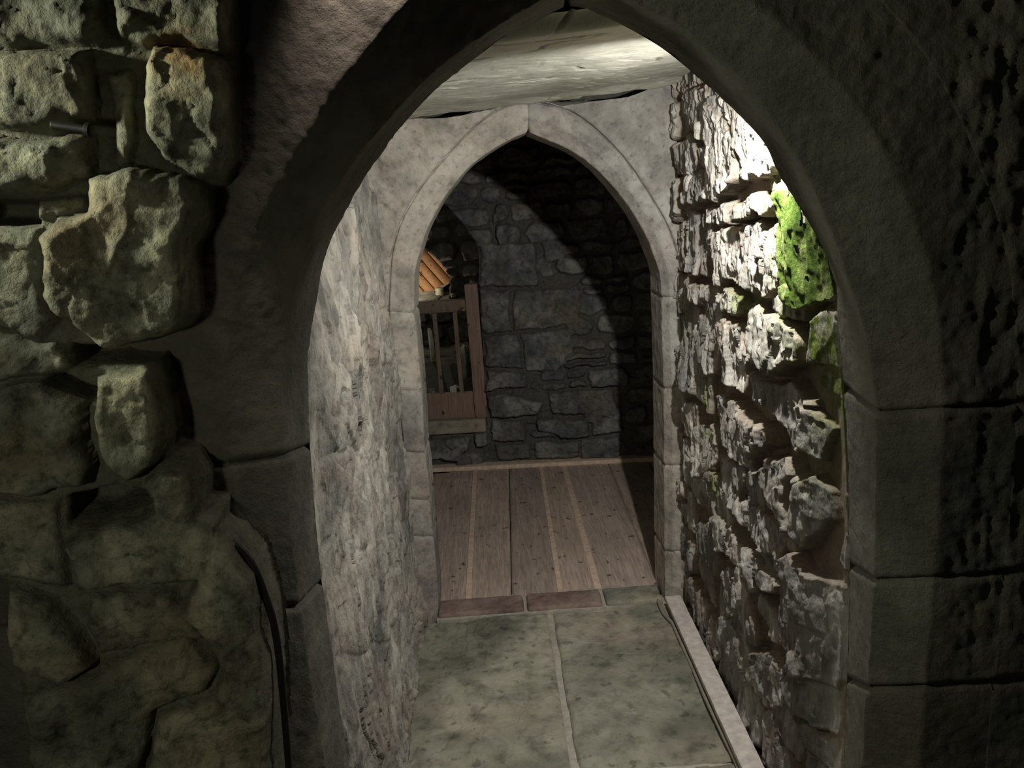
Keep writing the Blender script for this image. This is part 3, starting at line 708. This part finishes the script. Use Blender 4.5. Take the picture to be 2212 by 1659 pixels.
# stone sill and wooden railing in the opening
def fpt(u, v, back): return onpl(u, v, FP+FN*back, FN)
sl0, sl1 = fpt(905, 935, -.01), fpt(1051, 935, -.01)
zt = fpt(1051, 905, -.01)[2]; zb = sl1[2]
an2 = math.atan2(FU[1], FU[0])
def frame_at(org):
    def f(V):
        return org + V[:, 0:1]*FU + V[:, 1:2]*FN + V[:, 2:3]*np.array([0, 0, 1.])
    return f
sill = rounded_slab('stone_sill', -.62, .0, 0, .30, zb, zt, M_flag, r=.012, res=.008, amp=.003, seed=77, skew=frame_at(np.array([sl1[0], sl1[1], 0.])))
tag(sill, 'pale grey stone sill slab under the wooden railing in the far opening', 'sill')
ro = fpt(1048, 895, .05)
rail = empty('wooden_railing', (ro[0], ro[1], zt)); tag(rail, 'brown wooden balustrade in the arched opening of the far wall', 'railing')
def rp(u, v): p = fpt(u, v, .05); return float((p-ro) @ FU), float(p[2])
fr = frame_at(np.array([ro[0], ro[1], 0.]))
pw = rp(1016, 760)[0]; pw2 = rp(1042, 760)[0]
rounded_slab('newel_post', pw, pw2+.005, -.03, .04, zt, rp(1025, 612)[1], M_rail2, rail, r=.005, res=.012, amp=.001, seed=5, skew=fr)
hz0, hz1 = rp(960, 675)[1], rp(960, 648)[1]
rounded_slab('handrail', -.62, pw, -.025, .035, hz0, hz1, M_rail, rail, r=.012, res=.012, amp=.001, seed=6, skew=fr)
bz0, bz1 = rp(980, 893)[1], rp(980, 848)[1]
rounded_slab('bottom_board', -.62, pw, -.01, .02, min(bz0, zt), bz1, M_rail2, rail, r=.003, res=.012, amp=.001, seed=7, skew=fr)
bxs = [rp(u, 760)[0] for u in (946, 990)]; sp = bxs[1]-bxs[0]
for k in range(-3, 2):
    x = bxs[0]+k*sp
    rounded_slab('baluster', x-.0125, x+.0125, -.008, .016, bz1-.002, hz0+.003, M_rail, rail, r=.003, res=.012, amp=.0008, seed=20+k, skew=fr)

# ================================================================== ROOM BEYOND THE RAILING
def beyond(name, u0, u1, v0, v1, back, seed, mat=M_far, op=None, hh=(0, .06), base=-.03, res=.012):
    us = np.arange(u0, u1, res); zs = np.arange(v0, v1, res); U, Z = np.meshgrid(us, zs, indexing='ij')
    st = courses(u0, u1, v0, v1, (.1, .2), (.12, .3), random.Random(seed), hh=hh)
    H, ti, mo_ = stones_hf(U, Z, st, base, seed=seed, warp=.03, wf=5)
    H += .015*fbm(U, Z, 0, 12, 4, seed)
    mask = None
    if op is not None:
        d = sdf_poly(U, Z, op); H = np.where(d > 0, -.35, H); mask = ~((d[:-1, :-1] > .02) & (d[1:, 1:] > .02))
    P = FP + (U[..., None])*FU + Z[..., None]*np.array([0, 0, 1.]) + (back-H[..., None])*FN
    ob = grid_obj(name, P, mat, attrs={'tint': ti, 'mort': mo_*.7, 'moss': 0*U}, mask=mask); tag(ob, kind='structure'); return ob
BK = 1.7
def bw(u, v, back=BK):
    p = onpl(u, v, FP+FN*back, FN)-FP; return (float(p @ FU), float(p[2]))
arcop = [bw(u, v) for u, v in ((966,650),(972,606),(966,590),(948,566),(925,546),(900,530),(850,520),(790,560),(770,650))]
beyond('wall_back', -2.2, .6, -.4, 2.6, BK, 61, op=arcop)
# ground and closing surfaces
v, f = box_vf((-.7, 6.6, -.45), (4.2, 3.4, .1)); o = mesh_obj('floor', v, f, M_far, smooth=False); tag(o, kind='structure')
v, f = box_vf((-.7, 6.7, 2.75), (4.2, 3.6, .1)); o = mesh_obj('ceiling', v, f, M_far, smooth=False); tag(o, kind='structure')
v, f = box_vf((.62, 6.9, 1.1), (.1, 3.6, 3.2)); o = mesh_obj('wall_right', v, f, M_far, smooth=False); tag(o, kind='structure')
v, f = box_vf((-2.6, 6.7, 1.1), (.1, 3.6, 3.2)); o = mesh_obj('wall_left', v, f, M_far, smooth=False); tag(o, kind='structure')
v, f = box_vf((-.9, 8.45, 1.1), (3.6, .1, 3.2)); o = mesh_obj('wall_back', v, f, M_far, smooth=False); tag(o, kind='structure')
def bankz(b): return .30+(b-.55)*.75
us = np.arange(-2.1, .5, .015); bs = np.arange(.32, 1.62, .015); U, B_ = np.meshgrid(us, bs, indexing='ij')
zz = np.minimum(bankz(B_), .46)+.02*fbm(U, B_, 0, 6, 4, 5)+.02*facets(U, B_, 9, 61)
Pb = FP+U[..., None]*FU+B_[..., None]*FN+zz[..., None]*np.array([0, 0, 1.])
tag(grid_obj('floor', Pb, M_dmort_shade, attrs={'tint': .3+0*U}), kind='structure')
# honey-coloured boarded canopy seen through the second arch
can = empty('boarded_canopy', tuple(fpt(930, 640, BK+.45))); tag(can, 'honey coloured boarded wooden canopy seen through the far arch', 'canopy')
def cp(u, v, b): return fpt(u, v, b)
# the boards run down from upper left to lower right on a gently arched sheet
def canpt(u, v):
    k = (u-895)/75.; return fpt(u, v, BK+.42+.10*(k-.4)**2+.12*(640-v)/100.)
def boardp(t, s):  # t across boards, s along
    a = np.array([800, 560])+(np.array([1010, 400])-np.array([800, 560]))*t
    d = np.array([118, 132.])*(1-.05*t)
    p = a+d*s; return p
def rimv(u): return 647-(max(u, 860)-895)*.42-.0030*max(0, u-925)**2
nb = 13
for i in range(nb):
    t0, t1 = i/nb+.003, (i+1)/nb-.003
    V = []; n = 22; cur = []
    for s in np.linspace(0, 1, n):
        row = []
        for t, lift in ((t0, 0), (t0+.006, -.012), ((t0+t1)/2, -.016), (t1-.006, -.012), (t1, 0)):
            p = boardp(t, s); v_ = min(p[1], rimv(p[0])); q = canpt(p[0], v_)+FN*lift; row.append(q)
        V.append(row)
    V = np.array(V); Vb = V + FN*.02
    G = np.concatenate([V, Vb[:, ::-1], V[:, :1]], 1)
    grid_obj('board', G, M_orange, can, flip=True)
W = [canpt(u, rimv(u)+1)-FN*.02 for u in np.linspace(840, 972, 12)]
tube('rim', W, .009, plain('pale rim', (.6, .52, .4), .6), can)
# pale green pillar under it, stones on the ground
pc = fpt(950, 640, BK+.3)
def lathe(name, c, prof, mat, parent=None, ns=24, loc=None, sy=1., seed=0, amp=0.):
    a = np.linspace(0, 2*np.pi, ns+1); R = np.array([p[0] for p in prof]); Zv = np.array([p[1] for p in prof])
    Aa, Rr = np.meshgrid(a, R); _, Zz = np.meshgrid(a, Zv)
    P = np.stack([c[0]+Rr*np.cos(Aa), c[1]+Rr*np.sin(Aa)*sy, Zz], -1)
    return grid_obj(name, P, mat, parent, flip=True, loc=loc)
pil = lathe('stone_pillar', pc, [(0, -.4), (.05, -.4), (.05, -.33), (.032, -.30), (.032, fpt(950, 626, BK+.3)[2]), (.036, fpt(950, 622, BK+.3)[2]), (0, fpt(950, 622, BK+.3)[2])], plain('pale green stone', (.45, .47, .38), .8, .3), loc=(pc[0], pc[1], -.4))
tag(pil, 'pale grey green pillar standing under the boarded canopy', 'pillar')
def boulder(u, v, wpx, hpx, back, mat, label, seed, tv=.6):
    c = fpt(u, v, back); s = np.linalg.norm(c-E0)/F; rx, rz = wpx*s/2, hpx*s/2
    n, m = 28, 36; th_ = np.linspace(1e-3, np.pi-1e-3, n); ph_ = np.linspace(0, 2*np.pi, m+1)
    Tt, Pp = np.meshgrid(th_, ph_, indexing='ij')
    d = np.stack([np.sin(Tt)*np.cos(Pp), np.sin(Tt)*np.sin(Pp), np.cos(Tt)], -1)
    r = 1+.35*fbm(d[..., 0], d[..., 1], d[..., 2], 1.6, 4, seed); q = d/np.max(np.abs(d), -1, keepdims=True)
    d = (d*.6+q*.4)*r[..., None]
    if back < 1.5:
        gz = min(bankz(back), .46)-.03; top = c[2]+rz; rz = max((top-gz)/2, rz); c = np.array([c[0], c[1], top-rz])
    P = c + d*np.array([rx, rx*.9, rz])
    o = grid_obj('rock', P, mat, attrs={'tint': np.full(P.shape[:2], tv)}, loc=tuple(c-np.array([0, 0, rz])), flip=True)
    return tag(o, label, 'rock', 'rocks beyond the railing')
boulder(906, 735, 14, 75, .75, M_ceil, 'tall pale rock behind the railing, hard against the doorway edge', 1)
boulder(932, 745, 12, 70, .9, M_ceil, 'thin yellowish rock seen between the two balusters and the left jamb', 2)
boulder(1005, 800, 26, 110, .7, M_ceil, 'grey leaning rock between the right baluster and the newel post', 3, .3)
boulder(984, 843, 24, 20, .60, M_ceil, 'small pale rock on the ground beside the newel post', 4)
boulder(968, 824, 30, 16, .8, M_far, 'low dark rock between the two balusters', 5)
boulder(1026, 820, 30, 60, .8, M_far, 'dark rock half hidden behind the newel post', 6)
boulder(925, 850, 40, 20, .6, M_far, 'dark low rock behind the bottom board of the railing', 7)
boulder(980, 638, 12, 10, BK+.0, M_left, 'tiny pale rock lying on the ledge beside the canopy', 8)

# ================================================================== NEAR ROOM: left rubble pier
NP = np.array([-.40, 1.305, 0.]); NN = np.array([-.16, 1., 0.]); NN /= np.linalg.norm(NN); NU = np.array([NN[1], -NN[0], 0.])
def nw(u, v): p = onpl(u, v, NP-NN*.03, NN)-NP; return (float(p @ NU), float(p[2]))
NS = [
 ([(300,150),(330,95),(420,95),(497,130),(500,330),(470,385),(415,382),(340,340),(310,280)], .055, .75, .03),
 ([(225,-60),(495,-60),(497,110),(400,82),(300,100),(240,80)], .03, .4, .03),
 ([(-80,-60),(210,-60),(215,90),(-80,95)], .02, .2, .03),
 ([(-80,103),(190,105),(207,180),(195,272),(110,268),(-80,262)], .03, .15, .03),
 ([(-80,285),(110,292),(188,300),(185,382),(100,418),(-80,425)], .035, .5, .03),
 ([(213,165),(265,160),(284,290),(272,362),(230,365),(236,270)], .02, .5, .015),
 ([(60,430),(168,425),(170,468),(110,482),(62,480)], .0, .3, .02),
 ([(175,385),(280,360),(400,385),(434,440),(427,490),(396,530),(403,650),(390,712),(340,742),(220,765),(190,740),(130,690),(95,640),(85,520),(110,480),(172,466)], .075, .7, .035),
 ([(-80,500),(75,495),(86,620),(122,700),(60,742),(-80,700)], .01, .1, .03),
 ([(-80,720),(100,748),(132,800),(60,828),(-80,850)], .02, .4, .02),
 ([(190,812),(322,795),(332,850),(350,960),(332,1020),(270,1062),(215,1010),(188,900)], .05, .75, .025),
 ([(-80,860),(60,838),(165,872),(172,960),(192,1010),(182,1060),(60,1088),(-80,1080)], .045, .35, .03),
 ([(300,1062),(345,1014),(405,1020),(422,1130),(467,1133),(474,1175),(452,1262),(380,1272),(150,1292),(132,1168),(210,1152),(330,1108)], .05, .45, .03),
 ([(460,1168),(503,1200),(540,1268),(566,1350),(577,1450),(586,1540),(594,1800),(300,1800),(330,1560),(450,1500),(472,1420),(385,1340),(410,1282)], .06, .55, .04),
 ([(0,1290),(100,1305),(160,1370),(192,1460),(120,1500),(20,1450),(0,1380)], .045, .6, .03),
 ([(200,1455),(400,1392),(462,1440),(430,1508),(320,1556),(292,1800),(60,1800),(38,1520),(190,1480)], .035, .4, .04),
 ([(172,1300),(370,1292),(455,1400),(200,1442),(172,1370)], .03, .3, .04),
 ([(-80,1098),(118,1094),(130,1284),(-80,1270)], .02, .2, .03),
 ([(195,1075),(300,1068),(330,1095),(210,1140),(140,1150)], -.045, .2, .02),
]
polys = [[nw(u, v) for u, v in p] for p, _, _, _ in NS]
stN = [dict(poly=q, h=h*.6, edge=e*.6, tint=t, rough=.016, rf=9, tilt=(random.uniform(-.08, .08), random.uniform(-.06, .10))) for q, (_, h, t, e) in zip(polys, NS)]
SIL = [nw(u, v) for u, v in ((498,-120),(500,340),(472,390),(436,402),(434,490),(402,535),(405,690),(388,716),(262,762),(262,792),(322,793),(336,850),(352,960),(346,1002),(402,1014),(426,1060),(428,1127),(468,1130),(466,1168),(506,1200),(543,1265),(568,1350),(579,1450),(588,1540),(598,1900),(60,1900),(-20,1290),(-300,1290),(-300,-120))]
us = np.arange(-.78, .22, .0036); zs = np.arange(.15, 2.12, .0036)
U, Z = np.meshgrid(us, zs, indexing='ij')
Hh, tint, mort = stones_hf(U, Z, stN, -.012, warp=.014, wf=14, seed=35)
wu = U+.02*fbm(U, Z, 0, 14, 3, 71); wz = Z+.02*fbm(U, Z, 0, 14, 3, 72)
Hh += .005*fbm(U, Z, 0, 30, 5, 17) + (.007*facets(wu, wz, 11, 3, .6) + .004*facets(wu+wz*.3, wz, 26, 8, ay=.7) + .004*ridge(U+Z*.2, Z*.7, 0, 8, 4, 18))*(1-.6*mort)
ds = sdf_poly(U+.004*fbm(U, Z, 0, 9, 3, 4), Z+.004*fbm(U, Z, 0, 9, 3, 6), SIL)
# deep holes
for cc in ([(135,752),(262,760),(330,762),(330,795),(240,800),(150,795)], [(-80,425),(60,425),(62,490),(-80,495)], [(75,828),(120,820),(190,850),(185,880),(110,850)], [(130,1090),(240,1070),(330,1085),(320,1105),(205,1148),(135,1160)]):
    dd = sdf_poly(U+.006*fbm(U, Z, 0, 20, 3, 4), Z+.006*fbm(U, Z, 0, 20, 3, 6), [nw(u, v) for u, v in cc]); Hh -= .09*sst(-.004, .012, dd)
edge_r = sst(0, .022, ds); Hh = Hh - .022*(1-edge_r)**2; Hh = np.where(ds > 0, Hh, Hh+(-.12-Hh)*np.clip(-ds/.014, 0, 1))
mask = ~((ds[:-1, :-1] < -.020) & (ds[1:, 1:] < -.020))
P = NP + U[..., None]*NU + Z[..., None]*np.array([0, 0, 1.]) - Hh[..., None]*NN
st_ = np.clip(blob(U, Z, nw(390, 120), (.035, .04))*1.2, 0, 1)
wn = grid_obj('wall_front', P, M_near, attrs={'tint': tint, 'mort': mort*.7, 'moss': .8*st_}, mask=mask)
tag(wn, kind='structure')

# black cable down the joint between rubble and near arch
pts = [(452,1148),(470,1157),(500,1176),(530,1206),(552,1245),(572,1300),(587,1350),(598,1420),(606,1500),(613,1580),(621,1680),(640,1900)]
W = [ony(u+5, v, 1.325 if i > 1 else 1.35) for i, (u, v) in enumerate(pts)]
o = tube('wall_cable', W, .0062, M_cable, loc=tuple(W[-1])); tag(o, 'thick black cable running down the joint between left rubble and dark arch', 'cable')
# iron bar stub in the left rubble
a, b = onpl(112, 270, NP-NN*.055, NN), onpl(186, 280, NP-NN*.065, NN)
ib = empty('iron_spike', tuple(b)); tag(ib, 'short black iron spike set level in the upper left rubble stones', 'spike')
tube('shank', [a, (a+b)/2, b], .0055, M_iron, ib); tube('head', [b, b+(b-a)*.06, b+(b-a)*.13], .0095, M_iron, ib)

# ================================================================== LIGHTS
def lamp(kind, loc, aim, power, colr, size=.02, ang=None, blend=.5):
    d = bpy.data.lights.new('lamp', kind); d.energy = power; d.color = colr; d.shadow_soft_size = size
    if kind == 'SPOT': d.spot_size = ang; d.spot_blend = blend
    o = bpy.data.objects.new('lamp', d); col.objects.link(o); o.location = loc
    if aim is not None: o.rotation_euler = (Vector(aim)-Vector(loc)).to_track_quat('-Z', 'Y').to_euler()
    return o
lamp('SPOT', (.53, 1.79, 1.73), (.24, 2.8, .84), 70, (.99, .98, .93), .012, math.radians(168), 1.)       # passage flood
lamp('SPOT', (-.15, 1.305, 2.05), (-.14, 1.385, 1.85), 7., (1., .82, .74), .015, math.radians(72), .9)          # wall lamp over the near arch
lamp('SPOT', (-1.15, 1.0, 1.92), (.78, 1.4, 1.12), 36., (.97, 1., .80), .04, math.radians(56), .6)                 # dim near room lamps
lamp('SPOT', (-.72, -.2, 1.5), (-.58, 1.25, .92), 12., (1., .985, .78), .05, math.radians(78), .85)                                               # dim near room lamp
lamp('POINT', tuple(fpt(872, 630, BK+.02)), None, 4., (1., .82, .58), .04)                                   # warm lamp under the canopy
lamp('POINT', tuple(fpt(850, 560, .45)), None, 2.0, (1., .93, .75), .04)
w = bpy.data.worlds.new('World'); bpy.context.scene.world = w; w.use_nodes = True
w.node_tree.nodes['Background'].inputs[0].default_value = (.9, 1., .85, 1); w.node_tree.nodes['Background'].inputs[1].default_value = .010

# ================================================================== CAMERA
cam = bpy.data.cameras.new('camera'); co = bpy.data.objects.new('camera', cam); col.objects.link(co)
cam.sensor_fit = 'HORIZONTAL'; cam.sensor_width = 36.; cam.lens = 36.*F/2212.; cam.clip_start = .02
m = Matrix([[RM[i][j] for j in range(3)]+[0] for i in range(3)]+[[0, 0, 0, 1]]); m.translation = Vector((0, 0, EYE))
co.matrix_world = m
bpy.context.scene.camera = co
vs = bpy.context.scene.view_settings
vs.view_transform = 'Standard'; vs.look = 'None'; vs.gamma = 1; vs.use_curve_mapping = False; vs.exposure = 0
for o in bpy.data.objects:
    if '_wl' in o: del o['_wl']
